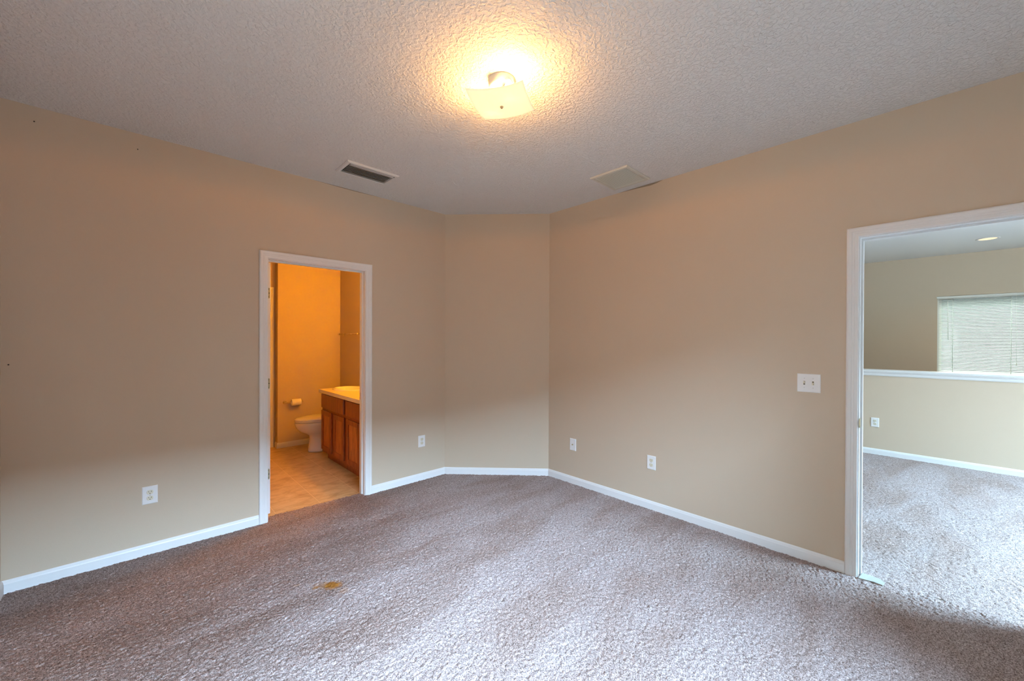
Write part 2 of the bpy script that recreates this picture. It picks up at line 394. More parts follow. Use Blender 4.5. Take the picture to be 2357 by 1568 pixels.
wall('wall_near_left', 'x', X0, -T, YB - T, YL, z0=-0.03)
WB = (-0.28, 1.76, 0.30, 2.22)
wall('wall_back', 'y', YB, -T, X0, XR, [WB], z0=-0.03)
# bathroom shell
w = MB(); w.box((1.366, BY, -0.06), (BX + T, BY2 + 0.15, H)); struct(w.build('wall_bathroom_back', m=M_wall), 'amber lit bathroom wall behind the toilet')
wall('wall_bathroom_right', 'x', BX, T, YL + T, BY, z0=-0.06)
wall('wall_bathroom_far', 'y', BY2, 0.15, BXL, 1.366, z0=-0.06)
wall('wall_bathroom_left', 'x', BXL, -T, YL + T, BY2, z0=-0.06)
# loft shell
wall('wall_loft_left', 'y', LY1, T, XR + T, FX, z0=-1.4)
WL = (3.50, 5.90, 0.02, 2.40)
wall('wall_loft_right', 'y', LY0, -T, XR + T, FX, [WL], z0=-1.4)
WS = (-1.62, -0.084, 0.93, 2.118)
wall('wall_stairwell', 'x', FX, 0.15, LY0, LY1, [WS], z0=-1.4, label='shaded beige wall beyond the half wall')
hw = MB(); hw.box((HX, LY0, -1.4), (HX + 0.12, LY1, 1.036)); struct(hw.build('wall_half', m=M_wall), 'low half wall with a white cap')
# cap and apron of the half wall
cp = MB()
cp.box((HX - 0.035, LY0, 1.038), (HX + 0.155, LY1, 1.064), bevel=0.006)
cp.sweep([(HX, LY0, 0.988), (HX, LY1, 0.988)], [(-1, 0, 0)] * 2, (0, 0, 1), [(0, 0), (0.008, 0), (0.014, 0.012), (0.014, 0.030), (0.022, 0.040), (0.022, 0.0495), (0, 0.0495)])
struct(cp.build('trim_1', m=M_white), 'white cap and apron moulding on the half wall')

# baseboards with mitred corners
BBP = [(0, -0.008), (0.012, -0.008), (0.012, 0.050), (0.0095, 0.056), (0.0085, 0.063), (0.004, 0.070), (0, 0.070)]
def mitre(d0, d1):
    """d0, d1 wall normals (into the room) either side of a corner"""
    s_ = Vector(d0) + Vector(d1); return s_ / (1 + Vector(d0).dot(Vector(d1)))
def base(name, p, q, n, m0=None, m1=None, z=0.0):
    o = MB(); o.sweep([(*p, z), (*q, z)], [m0 or n, m1 or n], (0, 0, 1), BBP)
    return struct(o.build(name, m=M_white))
nL = Vector((0, -1, 0)); nC = Vector((-1, -1, 0)).normalized(); nC = Vector((-(YL - YC), -(XR - XC), 0)).normalized(); nR = Vector((-1, 0, 0)); nN = Vector((1, 0, 0))
base('baseboard_left', (X0, YL), (DL0 - 0.063, YL), nL, mitre(nL, nN))
base('baseboard_left_end', (DL1 + 0.062, YL), (XC, YL), nL, None, mitre(nL, nC))
base('baseboard_corner', (XC, YL), (XR, YC), nC, mitre(nL, nC), mitre(nC, nR))
base('baseboard_right', (XR, YC), (XR, DR0 + 0.063), nR, mitre(nC, nR))
base('baseboard_right_end', (XR, DR1 - 0.063), (XR, YB), nR)
base('baseboard_near_left', (X0, YB), (X0, YL), nN, None, mitre(nL, nN))
base('baseboard_half_wall', (HX, LY1), (HX, LY0), nR)
base('baseboard_bathroom_back', (1.366, BY), (BX, BY), nL, nL + Vector((-1, 0, 0)), None, -0.008)
base('baseboard_bathroom_return', (1.366, BY), (1.366, BY2), nR, nL + Vector((-1, 0, 0)), None, -0.008)

# ------------------------------------------------------------------ doorways
CW = 0.057
CASP = [(0, 0), (0, 0.009), (0.004, 0.011), (0.018, 0.0115), (0.020, 0.0135), (0.030, 0.0140), (0.033, 0.0165), (0.046, 0.0175), (0.052, 0.0165), (0.057, 0.012), (0.057, 0)]
def casing(o, P, lo, hi, z, axis, nrm, zb=-0.006, m=None):
    """three mitred legs around an opening lo..hi up to z on the plane P (fixed coordinate)"""
    def pt(s_, zz): return (s_, P, zz) if axis == 'y' else (P, s_, zz)
    def dv(ds, dz): return (ds, 0, dz) if axis == 'y' else (0, ds, dz)
    r = 0.005
    a, b_ = lo - r, hi + r
    o.sweep([pt(a, zb), pt(a, z + r)], [dv(-1, 0), dv(-1, 1)], nrm, CASP, m)
    o.sweep([pt(a, z + r), pt(b_, z + r)], [dv(-1, 1), dv(1, 1)], nrm, CASP, m)
    o.sweep([pt(b_, z + r), pt(b_, zb)], [dv(1, 1), dv(1, 0)], nrm, CASP, m)
# bathroom doorway
d1 = struct(empty('door_1', ((DL0 + DL1) / 2, YL, 0)), 'white cased doorway to the bathroom, its door open inwards'); off = Vector(d1.location)
def child(mb, name, root, m=None):
    o = mb.build(name, root, m); o.matrix_parent_inverse = Matrix.Translation(-Vector(root.location)); return o
o = MB(); casing(o, YL, DL0, DL1, HEAD, 'y', (0, -1, 0)); child(o, 'door_casing', d1, M_white)
o = MB(); o.box((DL0 - J, YL, -0.006), (DL0, YL + T, HEAD)); o.box((DL1, YL, -0.006), (DL1 + J, YL + T, HEAD)); o.box((DL0 - J, YL, HEAD), (DL1 + J, YL + T, HEAD + J)); child(o, 'door_jamb', d1, M_white)
SY0, SY1, SD = YL + 0.044, YL + 0.077, 0.011
HINGE_Z = (1.787, 1.061, 0.334)
o = MB(); o.box((DL0, SY0, -0.006), (DL0 + 0.008, SY1, HEAD)); o.box((DL1 - SD, SY0, -0.006), (DL1, SY1, HEAD)); o.box((DL0 + 0.008, SY0, HEAD - SD), (DL1 - SD, SY1, HEAD)); child(o, 'door_stop', d1, M_white)
# the door stands open into the bathroom, hinge edge towards the bedroom
o = MB(); DE = YL + T + 0.002; o.box((0.765, DE, 0.014), (0.800, DE + 0.745, 2.033), M_white, 0.0015, 1)
leaf = child(o, 'door_leaf', d1)
for zc in HINGE_Z:
    o = MB(); hh, xl, xr, r_ = 0.0430, 0.7745, 0.7950, 0.009
    arc = [PI / 2 * k / 5 for k in range(6)]
    poly = [(xl, zc - hh)] + [(xr - r_ + r_ * math.sin(a), zc - hh + r_ - r_ * math.cos(a)) for a in arc] + [(xr - r_ + r_ * math.cos(a), zc + hh - r_ + r_ * math.sin(a)) for a in arc] + [(xl, zc + hh)]
    k_ = len(poly)
    o.faces([(x, DE - 0.0015, z) for x, z in poly] + [(x, DE + 0.001, z) for x, z in poly], [tuple(range(k_)), tuple(range(k_, 2 * k_))] + [(i, (i + 1) % k_, k_ + (i + 1) % k_, k_ + i) for i in range(k_)], M_brass)
    for dz in (-0.030, 0.0, 0.030): o.lathe([(0.004, -0.0024), (0.0035, -0.0014)], (0.785 + (0.005 if dz == 0 else 0), DE, zc + dz), 'y', 10, M_slot)
    h_ = o.build('hinge', leaf); h_['label'] = 'tarnished brass hinge leaf'
o = MB(); o.box((DL1 - 0.0018, YL + 0.080, 0.865), (DL1 - 0.0002, YL + 0.110, 0.925), M_brass, 0.0006, 1); child(o, 'strike_plate', d1)['label'] = 'tarnished brass strike plate'
# doorway to the next room
d2 = struct(empty('door_2', (XR, (DR0 + DR1) / 2, 0)), 'white cased doorway to the bright room')
o = MB(); casing(o, XR, DR1, DR0, HEAD, 'x', (-1, 0, 0)); child(o, 'door_casing', d2, M_white)
o = MB(); o.box((XR, DR0, -0.006), (XR + T, DR0 + J, HEAD)); o.box((XR, DR1 - J, 0), (XR + T, DR1, HEAD)); o.box((XR, DR1 - J, HEAD), (XR + T, DR0 + J, HEAD + J)); child(o, 'door_jamb', d2, M_white)
o = MB(); o.box((XR + 0.046, DR0 - SD, -0.006), (XR + 0.080, DR0, HEAD)); o.box((XR + 0.046, DR1, 0), (XR + 0.080, DR1 + SD, HEAD)); o.box((XR + 0.046, DR1 + SD, HEAD - SD), (XR + 0.080, DR0 - SD, HEAD)); child(o, 'door_stop', d2, M_white)
o = MB(); pl = [(XR - 0.012 + 0.012 * (1 - math.cos(a)) * 0, 0) for a in (0,)]
ring = []
for k in range(9):
    a = -PI / 2 + PI * k / 8; ring.append((XR + 0.002 - 0.013 * math.cos(a), 0.925 + 0.026 * math.sin(a)))
ring += [(XR + 0.036, 0.953), (XR + 0.036, 0.897)]
k_ = len(ring)
o.faces([(x, DR0 - 0.0005, z) for x, z in ring] + [(x, DR0 - 0.003, z) for x, z in ring], [tuple(range(k_)), tuple(range(k_, 2 * k_))] + [(i, (i + 1) % k_, k_ + (i + 1) % k_, k_ + i) for i in range(k_)], M_brass)
child(o, 'strike_plate', d2)['label'] = 'brass strike plate with a rounded lip'
# its door stands open into the bedroom, out of frame on the right
dl = MB(); dl.box((XR - 0.80, DR1 - 0.040, 0.012), (XR - 0.012, DR1 - 0.005, HEAD - 0.004), bevel=0.002)
child(dl, 'door_leaf', d2, M_white)
# closet doorway in the far bathroom wall, only its right casing shows
d3 = struct(empty('door_3', (0.90, BY2, 0)), 'white cased closet door deep in the bathroom')
o = MB(); casing(o, BY2, 0.58, 1.283, HEAD, 'y', (0, -1, 0), -0.008); child(o, 'door_casing', d3, M_white)
o = MB(); o.box((0.575, BY2 - 0.004, 0.0), (1.288, BY2 - 0.0005, HEAD + 0.005)); child(o, 'door_leaf', d3, M_white)

# ------------------------------------------------------------------ windows
def window(name, axis, at, inward, op, label, panes):
    """frame and glass set in the opening; op = (lo, hi, z0, z1)"""
    root = struct(empty(name, ((op[0] + op[1]) / 2, at, op[2]) if axis == 'y' else (at, (op[0] + op[1]) / 2, op[2])), label)
    lo, hi, z0, z1 = op; fw = 0.045
    def bx(o, a, b_, c, d, e, g):
        if axis == 'y': o.box((a, e, c), (b_, g, d))
        else: o.box((e, a, c), (g, b_, d))
    p0, p1 = at, at - inward * 0.04
    o = MB()
    bx(o, lo, hi, z0, z0 + fw, p0, p1); bx(o, lo, hi, z1 - fw, z1, p0, p1)
    n = panes
    for k in range(n + 1):
        c = lo + (hi - lo) * k / n; a, b_ = max(lo, c - fw / 2 if 0 < k < n else (lo if k == 0 else hi - fw)), min(hi, c + fw / 2 if 0 < k < n else (lo + fw if k == 0 else hi))
        bx(o, a, b_, z0 + fw, z1 - fw, p0, p1)
    child(o, 'window_frame', root, M_white)
    o = MB(); bx(o, lo + fw * 0.5, hi - fw * 0.5, z0 + fw * 0.5, z1 - fw * 0.5, (p0 + p1) / 2 - 0.002, (p0 + p1) / 2 + 0.002); child(o, 'pane', root, M_glass)
    return root
window('window_1', 'x', FX + 0.10, -1, WS, 'stairwell window behind white mini blinds', 1)
window('window_2', 'y', YB - 0.06, 1, WB, 'bedroom window', 2)
window('window_3', 'y', LY0 - 0.06, 1, WL, 'glass doors of the next room', 2)

# ------------------------------------------------------------------ mini blind
bl = tag(empty('window_blind', (FX, -0.85, 1.0)), 'white horizontal mini blind on the window above the half wall', 'blinds')
B0, B1 = -1.600, -0.101
o = MB(); o.box((FX - 0.016, WS[0] - 0.005, 2.082), (FX + 0.010, -0.075, 2.112), bevel=0.003); child(o, 'valance', bl, M_blind)
o = MB(); zt, pitch = 2.066, 0.0217; sw = 0.0125; tilt = math.radians(27)
nsl = 51
for k in range(nsl):
    z = zt - k * pitch; pr = []
    for q in range(5):
        u = -1 + q / 2.0; crown = 0.0018 * (1 - u * u)
        pr.append((u * sw * math.cos(tilt) - crown * math.sin(tilt), u * sw * math.sin(tilt) + crown * math.cos(tilt)))
    xs = FX + 0.040
    poly = [(d, h) for d, h in pr] + [(d, h - 0.0007) for d, h in reversed(pr)]
    o.sweep([(xs, B0, z), (xs, B1, z)], [(1, 0, 0)] * 2, (0, 0, 1), poly)
child(o, 'slats', bl, M_slat)
o = MB(); zb = zt - nsl * pitch; o.box((FX + 0.030, B0, zb - 0.012), (FX + 0.054, B1, zb + 0.003), bevel=0.003); child(o, 'bottom_rail', bl, M_blind)
for y in (-0.246, -0.802, -1.36):
    o = MB()
    for dx in (0.0265, 0.0535): o.tube([(FX + dx, y, 2.09), (FX + dx, y, zb)], 0.0028, None, 6)
    child(o, 'ladder_cord', bl, M_slat)
o = MB(); o.tube([(FX + 0.018, -0.190, 2.085), (FX + 0.016, -0.200, 1.45)], 0.003, None, 8); child(o, 'tilt_wand', bl, M_blind)
o = MB(); o.tube([(FX + 0.018, -0.845, 2.085), (FX + 0.016, -0.849, 1.115)], 0.0012, None, 6); o.lathe([(0.002, 0.03), (0.006, 0.012), (0.0085, 0.0), (0.007, -0.004)], (FX + 0.016, -0.849, 1.095), 'z', 12); child(o, 'lift_cord', bl, M_blind)

# ------------------------------------------------------------------ wall plates
# local frame: x along the wall, y out of the wall, z up; origin at plate centre on the wall
def plate(o, w, h, th=0.005, m=M_plate):
    b_ = 0.004
    o.loft([[(-w / 2, 0, -h / 2), (w / 2, 0, -h / 2), (w / 2, 0, h / 2), (-w / 2, 0, h / 2)],
            [(-w / 2, th * 0.45, -h / 2), (w / 2, th * 0.45, -h / 2), (w / 2, th * 0.45, h / 2), (-w / 2, th * 0.45, h / 2)],
            [(-w / 2 + b_, th, -h / 2 + b_), (w / 2 - b_, th, -h / 2 + b_), (w / 2 - b_, th, h / 2 - b_), (-w / 2 + b_, th, h / 2 - b_)]], m, False)
def outlet_proto():
    r = empty('wall_outlet')
    o = MB(); plate(o, 0.077, 0.116); o.build('cover_plate', r)
    for s_ in (1, -1):
        zc = 0.0195 * s_; pr = []
        for k in range(28):
            a = 2 * PI * k / 28; x, z = 0.0168 * math.cos(a), 0.0168 * math.sin(a)
            z = max(-0.0135, min(0.0135, z)); pr.append((x, z))
        o = MB()
        o.loft([[(x, 0.004, zc + z) for x, z in pr], [(x, 0.0064, zc + z) for x, z in pr], [(x * 0.94, 0.007, zc + z * 0.94) for x, z in pr]], M_cream, False)
        rc = o.build('receptacle', r); rc['label'] = 'cream receptacle with dark slots'
        o = MB()
        for x, hh in ((-0.0063, 0.0042), (0.0063, 0.0034)): o.box((x - 0.0012, 0.0066, zc + 0.004 - hh), (x + 0.0012, 0.0073, zc + 0.004 + hh), M_slot)
        o.lathe([(0.0026, 0.0066), (0.0026, 0.0073)], (0, 0, zc - 0.0072), 'y', 12, M_slot)
        o.build('slots', rc)
    o = MB(); o.lathe([(0.0032, 0.005), (0.0028, 0.0062)], (0, 0, 0), 'y', 12, M_chrome); o.build('screw', r)
    return r
def place(o, loc, rz): o.location = loc; o.rotation_euler = (0, 0, rz)
op = outlet_proto(); place(op, (0.081, YL, 0.388), PI)
G = 'duplex wall outlets'
tag(op, 'white duplex outlet low on the wall left of the bathroom doorway', 'outlet', G)
o2 = copy_tree(op); place(o2, (2.114, YL, 0.392), PI); tag(o2, 'white duplex outlet between the bathroom doorway and the angled corner wall', 'outlet', G)
o3 = copy_tree(op); place(o3, (XR, 1.607, 0.392), PI / 2); tag(o3, 'white duplex outlet low on the right wall, second plate from the corner', 'outlet', G)
o4 = copy_tree(op); place(o4, (HX, 0.467, 0.400), PI / 2); tag(o4, 'white duplex outlet on the half wall in the bright next room', 'outlet', G)
cx = tag(empty('coax_plate', (XR, 2.431, 0.385), PI / 2), 'white cable jack plate low on the right wall near the angled corner', 'wall plate')
o = MB(); plate(o, 0.076, 0.118); o.build('cover_plate', cx)
o = MB(); o.lathe([(0.0075, 0.004), (0.0075, 0.008), (0.0048, 0.008), (0.0048, 0.017), (0.003, 0.017)], (0, 0, 0), 'y', 6, M_brass); o.build('coax_jack', cx)
for s_ in (1, -1):
    o = MB(); o.lathe([(0.0032, 0.005), (0.0028, 0.0062)], (0, 0, 0.042 * s_), 'y', 12, M_ventw); o.build('screw', cx)
sw_ = tag(empty('light_switch', (XR, 0.535, 1.148), PI / 2), 'white double toggle switch plate beside the right doorway', 'switch')
o = MB(); plate(o, 0.123, 0.119); o.build('cover_plate', sw_)
for xx, up in ((-0.023, -1), (0.023, 1)):
    # slot surround and toggle lever
    o = MB(); o.box((xx - 0.0055, 0.0045, -0.0125), (xx + 0.0055, 0.0056, 0.0125), M_cream)
    o.box((xx - 0.0040, 0.0050, -0.0110), (xx + 0.0040, 0.0060, 0.0110), M_slot)
    tg = [(-0.0036, -0.006), (0.0036, -0.006), (0.0036, 0.006), (-0.0036, 0.006)]
    o.loft([[(xx + x, 0.0050, z) for x, z in tg], [(xx + x * 0.85, 0.0170, 0.007 * up + z * 0.6) for x, z in tg]], M_cream, False)
    o.build('toggle', sw_)['label'] = 'cream toggle lever'
    for s_ in (1, -1):
        o = MB(); o.lathe([(0.0030, 0.005), (0.0026, 0.0062)], (xx, 0, 0.030 * s_), 'y', 12, M_ventw); o.build('screw', sw_)
# nails left in the wall
for (x, z, lab) in ((-0.409, 2.656, 'small dark nail high on the left wall nearest the room corner'), (0.022, 2.641, 'small dark nail high on the left wall under the ceiling line'), (-0.502, 1.269, 'small dark nail at mid height by the left edge of the left wall')):
    o = MB(); o.lathe([(0.0030, 0.0), (0.0030, -0.006), (0.0022, -0.0075)], (x, YL, z), 'y', 10, M_slot)
    tag(o.build('nail'), lab, 'nail', 'nails in the left wall')
# bare strips where the ceiling caulk has pulled away
def sliver(name, pts, axis, at, th, label):
    o = MB(); k = len(pts)
    vs = [((s_, at, z) if axis == 'y' else (at, s_, z)) for s_, z in pts] + [((s_, at - th, z) if axis == 'y' else (at - th, s_, z)) for s_, z in pts]
    o.faces(vs, [tuple(range(k)), tuple(range(k, 2 * k))] + [(i, (i + 1) % k, k + (i + 1) % k, k + i) for i in range(k)])
    return struct(o.build(name, m=M_patch), label)
sliver('trim_2', [(1.10, H), (1.30, H - 0.005), (1.45, H - 0.006), (1.66, H)], 'y', YL, 0.001, 'bare strip under the ceiling above the bathroom doorway')
sliver('trim_3', [(1.93, H), (1.75, H - 0.009), (1.63, H - 0.017), (1.57, H - 0.012), (1.52, H)], 'x', XR, 0.001, 'bare strip under the ceiling beside the return grille')
# scrap of pad showing where the carpet stops short
o = MB(); o.prism([(3.135, 0.284), (3.150, 0.215), (3.142, 0.178), (3.185, 0.172), (3.216, 0.196), (3.222, 0.272)], 0.001, 0.006)
tag(o.build('carpet_pad', m=M_pad), 'pale green scrap of carpet pad at the foot of the right doorway jamb', 'carpet pad')

# ------------------------------------------------------------------ ceiling fixtures
def ring_frame(o, x0, x1, y0, y1, w, z, drop, m):
    """flat bevelled rectangular frame hanging 'drop' below z"""
    def rect(i, zz): return [(x0 + i, y0 + i, zz), (x1 - i, y0 + i, zz), (x1 - i, y1 - i, zz), (x0 + i, y1 - i, zz)]
    o.loft([rect(0, z), rect(0, z - drop * 0.35), rect(w * 0.25, z - drop), rect(w * 0.8, z - drop), rect(w, z - drop * 0.3), rect(w, z)], m, False, caps=False)
v1 = tag(empty('air_register', (1.352, 3.089, H)), 'dark slatted white air register in the ceiling above the bathroom doorway', 'vent')
o = MB(); ring_frame(o, 1.145, 1.559, 2.963, 3.215, 0.034, H, 0.012, M_ventw); child(o, 'frame', v1)
o = MB(); o.box((1.176, 2.995, H - 0.0015), (1.528, 3.183, H - 0.0003)); child(o, 'duct_opening', v1, M_duct)
for k in range(8):
    y = 3.008 + k * 0.0235; ang = math.radians(-38 if k else -12); hw_ = 0.0125 if k else 0.020
    dy, dz = hw_ * math.cos(ang), hw_ * math.sin(ang) * 0.75
    o = MB(); o.sweep([(1.178, y, H - 0.011), (1.526, y, H - 0.011)], [(0, 1, 0)] * 2, (0, 0, 1), [(-dy, dz), (dy, -dz), (dy, -dz - 0.0012), (-dy, dz - 0.0012)])
    child(o, 'blade', v1, M_ventw)
o = MB(); o.box((1.523, 2.990, H - 0.016), (1.531, 2.997, H - 0.010)); child(o, 'damper_lever', v1, M_duct)
v2 = tag(empty('return_grille', (2.875, 1.747, H)), 'cream square return air grille in the ceiling above the right wall', 'vent')
o = MB(); ring_frame(o, 2.695, 3.056, 1.578, 1.917, 0.030, H, 0.012, M_ventc); child(o, 'frame', v2)
o = MB(); o.box((2.724, 1.607, H - 0.0015), (3.027, 1.888, H - 0.0003)); child(o, 'filter', v2, M_duct_shade)  # plate coloured as the dim gaps between the blades
for k in range(18):
    x = 2.732 + k * 0.0172; ang = math.radians(-55); dx, dz = 0.0027 * math.cos(ang), 0.0027 * math.sin(ang)
    o = MB(); o.sweep([(x, 1.607, H - 0.008), (x, 1.888, H - 0.008)], [(1, 0, 0)] * 2, (0, 0, 1), [(-dx, -dz), (dx, dz), (dx, dz - 0.0012), (-dx, -dz - 0.0012)])
    child(o, 'blade', v2, M_ventc)
for yy in (1.592, 1.903):
    o = MB(); o.lathe([(0.004, 0), (0.003, -0.002)], (2.875, yy, H - 0.012), 'z', 12, M_ventw); child(o, 'screw', v2)

# semi flush lamp
LX, LY = 1.362, 1.512
lamp = tag(empty('ceiling_light', (LX, LY, H)), 'glowing ceiling light with a bent square frosted glass shade', 'ceiling light')
o = MB(); o.lathe([(0.068, 0), (0.069, -0.004), (0.066, -0.034), (0.060, -0.040), (0.0, -0.041)], (LX, LY, H), 'z', 48); child(o, 'canopy', lamp, M_white)
o = MB(); o.lathe([(0.0045, -0.04), (0.0045, -0.135)], (LX, LY, H), 'z', 12); child(o, 'stem', lamp, M_brass)
for s_ in (1, -1):
    ca, sa = math.cos(math.radians(-100)), math.sin(math.radians(-100))
    bx_, by_ = LX + s_ * 0.055 * ca, LY + s_ * 0.055 * sa
    o = MB(); o.tube([(LX + s_ * 0.02 * ca, LY + s_ * 0.02 * sa, H - 0.052), (bx_, by_, H - 0.058)], 0.012, None, 12); child(o, 'socket', lamp, M_white)
    o = MB(); o.lathe([(0.008, 0.018), (0.014, 0.008), (0.021, -0.008), (0.020, -0.022), (0.010, -0.032), (0.002, -0.034)], (bx_ + s_ * 0.012 * ca, by_ + s_ * 0.012 * sa, H - 0.055), 'z', 20); child(o, 'bulb', lamp, M_bulb)
    point('lamp_bulb', (bx_ + s_ * 0.030 * ca, by_ + s_ * 0.030 * sa, H - 0.098), 12.5, WARM, 0.022)
ang = math.radians(-58); ux, uy = math.cos(ang), math.sin(ang); N = 24; S = 0.143
o = MB(); vs = []; 
def shade_z(u, v):            # bent square: flat middle, corners curl up, hung a little askew
    return H - 0.131 + 0.030 * ((u * u + v * v) / 2.0) ** 1.3 + 0.004 * u * v + 0.009 * v - 0.003
for th in (0.0, 0.0045):
    for i in range(N + 1):
        for j in range(N + 1):
            u, v = -1 + 2 * i / N, -1 + 2 * j / N
            vs.append((LX + S * (u * ux - v * uy), LY + S * (u * uy + v * ux), shade_z(u, v) + th))
fs = []; M1 = (N + 1) ** 2
for i in range(N):
    for j in range(N):
        a = i * (N + 1) + j; q = (a, a + 1, a + N + 2, a + N + 1); fs.append(q); fs.append(tuple(M1 + k for k in reversed(q)))
for k in range(N):
    for a, c in ((k, k + 1), (N * (N + 1) + k, N * (N + 1) + k + 1), (k * (N + 1), (k + 1) * (N + 1)), (k * (N + 1) + N, (k + 1) * (N + 1) + N)): fs.append((a, c, M1 + c, M1 + a))
o.faces(vs, fs, None, True); child(o, 'glass_shade', lamp, M_frost)
o = MB(); o.lathe([(0.003, 0.0), (0.0085, -0.002), (0.0085, -0.006), (0.005, -0.012), (0.001, -0.014)], (LX, LY, H - 0.131), 'z', 16); child(o, 'finial', lamp, M_finial)

sp = bpy.data.lights.new('lamp_wall_fill', 'SPOT'); sp.energy = 32; sp.color = (1.0, 0.35, 0.01); sp.spot_size = math.radians(180); sp.spot_blend = 0.03; sp.shadow_soft_size = 0.10  # fill spot added under the shade so warm lamp light reaches the walls
so = bpy.data.objects.new('lamp_wall_fill', sp); COL.objects.link(so); so.location = (LX, LY, H - 0.165)
# recessed can light of the next room
rl = tag(empty('recessed_light', (7.930, -0.510, H)), 'lit round recessed light in the next room ceiling', 'ceiling light')
o = MB(); o.lathe([(0.105, 0.0), (0.105, -0.003), (0.090, -0.006), (0.080, -0.004), (0.080, 0.0)], (7.93, -0.51, H), 'z', 40, caps=False); child(o, 'trim_ring', rl, M_ventw)
o = MB(); o.lathe([(0.0795, -0.0005), (0.078, -0.004), (0.0, -0.0045)], (7.93, -0.51, H), 'z', 40); child(o, 'lens', rl, M_lens)
ld = bpy.data.lights.new('recessed_bulb', 'SPOT'); ld.energy = 26; ld.color = (1.0, 0.72, 0.42); ld.spot_size = math.radians(130); ld.spot_blend = 0.8; ld.shadow_soft_size = 0.06
lo_ = bpy.data.objects.new('recessed_bulb', ld); COL.objects.link(lo_); lo_.location = (7.93, -0.51, H - 0.03)

# ------------------------------------------------------------------ bathroom things
# vanity cabinet against the right wall, counter and basin on it
VX, VY0, VY1 = 1.640, 3.72, 5.000
van = tag(empty('vanity_cabinet', (1.9, 4.36, 0)), 'red oak bathroom vanity cabinet with panel doors', 'cabinet')
zf = -0.008
o = MB(); o.box((VX, VY0, 0.085), (VX + 0.019, VY1, 0.786)); o.box((VX + 0.019, VY1 - 0.016, 0.085), (BX - 0.002, VY1, 0.786)); o.box((VX + 0.019, VY0, 0.085), (BX - 0.002, VY0 + 0.016, 0.786))
o.box((VX + 0.019, VY0 + 0.016, 0.085), (BX - 0.002, VY1 - 0.016, 0.10)); child(o, 'carcass', van, M_oak)
o = MB(); o.box((VX + 0.06, VY0 + 0.01, zf), (BX - 0.004, VY1 - 0.01, 0.085)); child(o, 'toe_kick', van, M_oak)
def door_front(y0, y1, z0, z1):
    o = MB(); x1 = VX - 0.0005; x0 = VX - 0.0195; r = 0.052
    o.box((x0, y0, z0), (x1, y0 + r, z1), None, 0.003, 1); o.box((x0, y1 - r, z0), (x1, y1, z1), None, 0.003, 1)
    o.box((x0, y0 + r, z0), (x1, y1 - r, z0 + r), None, 0.003, 1); o.box((x0, y0 + r, z1 - r), (x1, y1 - r, z1), None, 0.003, 1)
    d = child(o, 'door', van, M_oak)
    p = MB(); p.box((x0 + 0.009, y0 + r - 0.002, z0 + r - 0.002), (x1 - 0.001, y1 - r + 0.002, z1 - r + 0.002)); q = p.build('door_panel', d, M_oak_panel); q['label'] = 'lighter oak centre panel'
for y0, y1 in ((4.668, 4.985), (4.302, 4.597), (3.885, 4.222)): door_front(y0, y1, 0.118, 0.580)
for y0, y1 in ((4.308, 4.985), (3.785, 4.240)):
    o = MB(); o.box((VX - 0.0195, y0, 0.612), (VX - 0.0005, y1, 0.772), None, 0.004, 2); child(o, 'drawer_front', van, M_oak)
ct = tag(empty('countertop', (1.9, 4.36, 0.79)), 'cream laminate countertop on the bathroom vanity', 'countertop')
# top with an elliptical cut for the basin
CXs, CYs, RX, RY = 1.862, 4.765, 0.145, 0.200
o = MB(); n = 48
xa, xb, ya, yb = 1.600, BX - 0.001, 3.70, 5.015
outer, inner = [], []
for k in range(n):
    a = 2 * PI * k / n; dx, dy = math.cos(a), math.sin(a)
    sc = min(((xb if dx > 0 else xa) - CXs) / dx if abs(dx) > 1e-6 else 1e9, ((yb if dy > 0 else ya) - CYs) / dy if abs(dy) > 1e-6 else 1e9)
    outer.append([CXs + dx * sc, CYs + dy * sc]); inner.append((CXs + RX * dx, CYs + RY * dy))
for cxn, cyn in ((xa, ya), (xb, ya), (xb, yb), (xa, yb)):
    k = min(range(n), key=lambda i: (outer[i][0] - cxn) ** 2 + (outer[i][1] - cyn) ** 2); outer[k] = [cxn, cyn]
zt0, zt1 = 0.787, 0.826
o.loft([[(x, y, zt0) for x, y in inner], [(x, y, zt0) for x, y in outer], [(x, y, zt1) for x, y in outer], [(x, y, zt1) for x, y in inner], [(x, y, zt0) for x, y in inner]], None, False, caps=False)
child(o, 'slab', ct, M_counter)
sk = tag(empty('sink_basin', (CXs, CYs, 0.826)), 'white oval basin set in the bathroom countertop', 'sink')
def ell(rx, ry, z, n=48): return [(CXs + rx * math.cos(2 * PI * k / n), CYs + ry * math.sin(2 * PI * k / n), z) for k in range(n)]
o = MB(); o.loft([ell(0.170, 0.225, 0.8265), ell(0.171, 0.226, 0.834), ell(0.162, 0.217, 0.841), ell(0.147, 0.200, 0.840), ell(0.138, 0.192, 0.826), ell(0.122, 0.170, 0.77), ell(0.09, 0.11, 0.72), ell(0.02, 0.02, 0.71)], None, True, caps=False); child(o, 'bowl', sk, M_porcelain)
o = MB(); o.lathe([(0.020, 0.711), (0.020, 0.714), (0.008, 0.713)], (CXs, CYs, 0), 'z', 20); child(o, 'drain', sk, M_chrome)
fc = tag(empty('faucet', (2.06, CYs, 0.826)), 'chrome faucet at the back of the basin, edge on by the door jamb', 'faucet')
o = MB(); o.lathe([(0.026, 0.0005), (0.026, 0.006), (0.018, 0.014)], (2.085, CYs, 0.826), 'z', 24); child(o, 'base_plate', fc, M_chrome)
o = MB(); o.tube([(2.085, CYs, 0.84), (2.085, CYs, 0.90), (2.05, CYs, 0.935), (2.015, CYs, 0.938), (1.990, CYs, 0.915)], [0.016, 0.014, 0.012, 0.011, 0.010]); child(o, 'spout', fc, M_chrome)
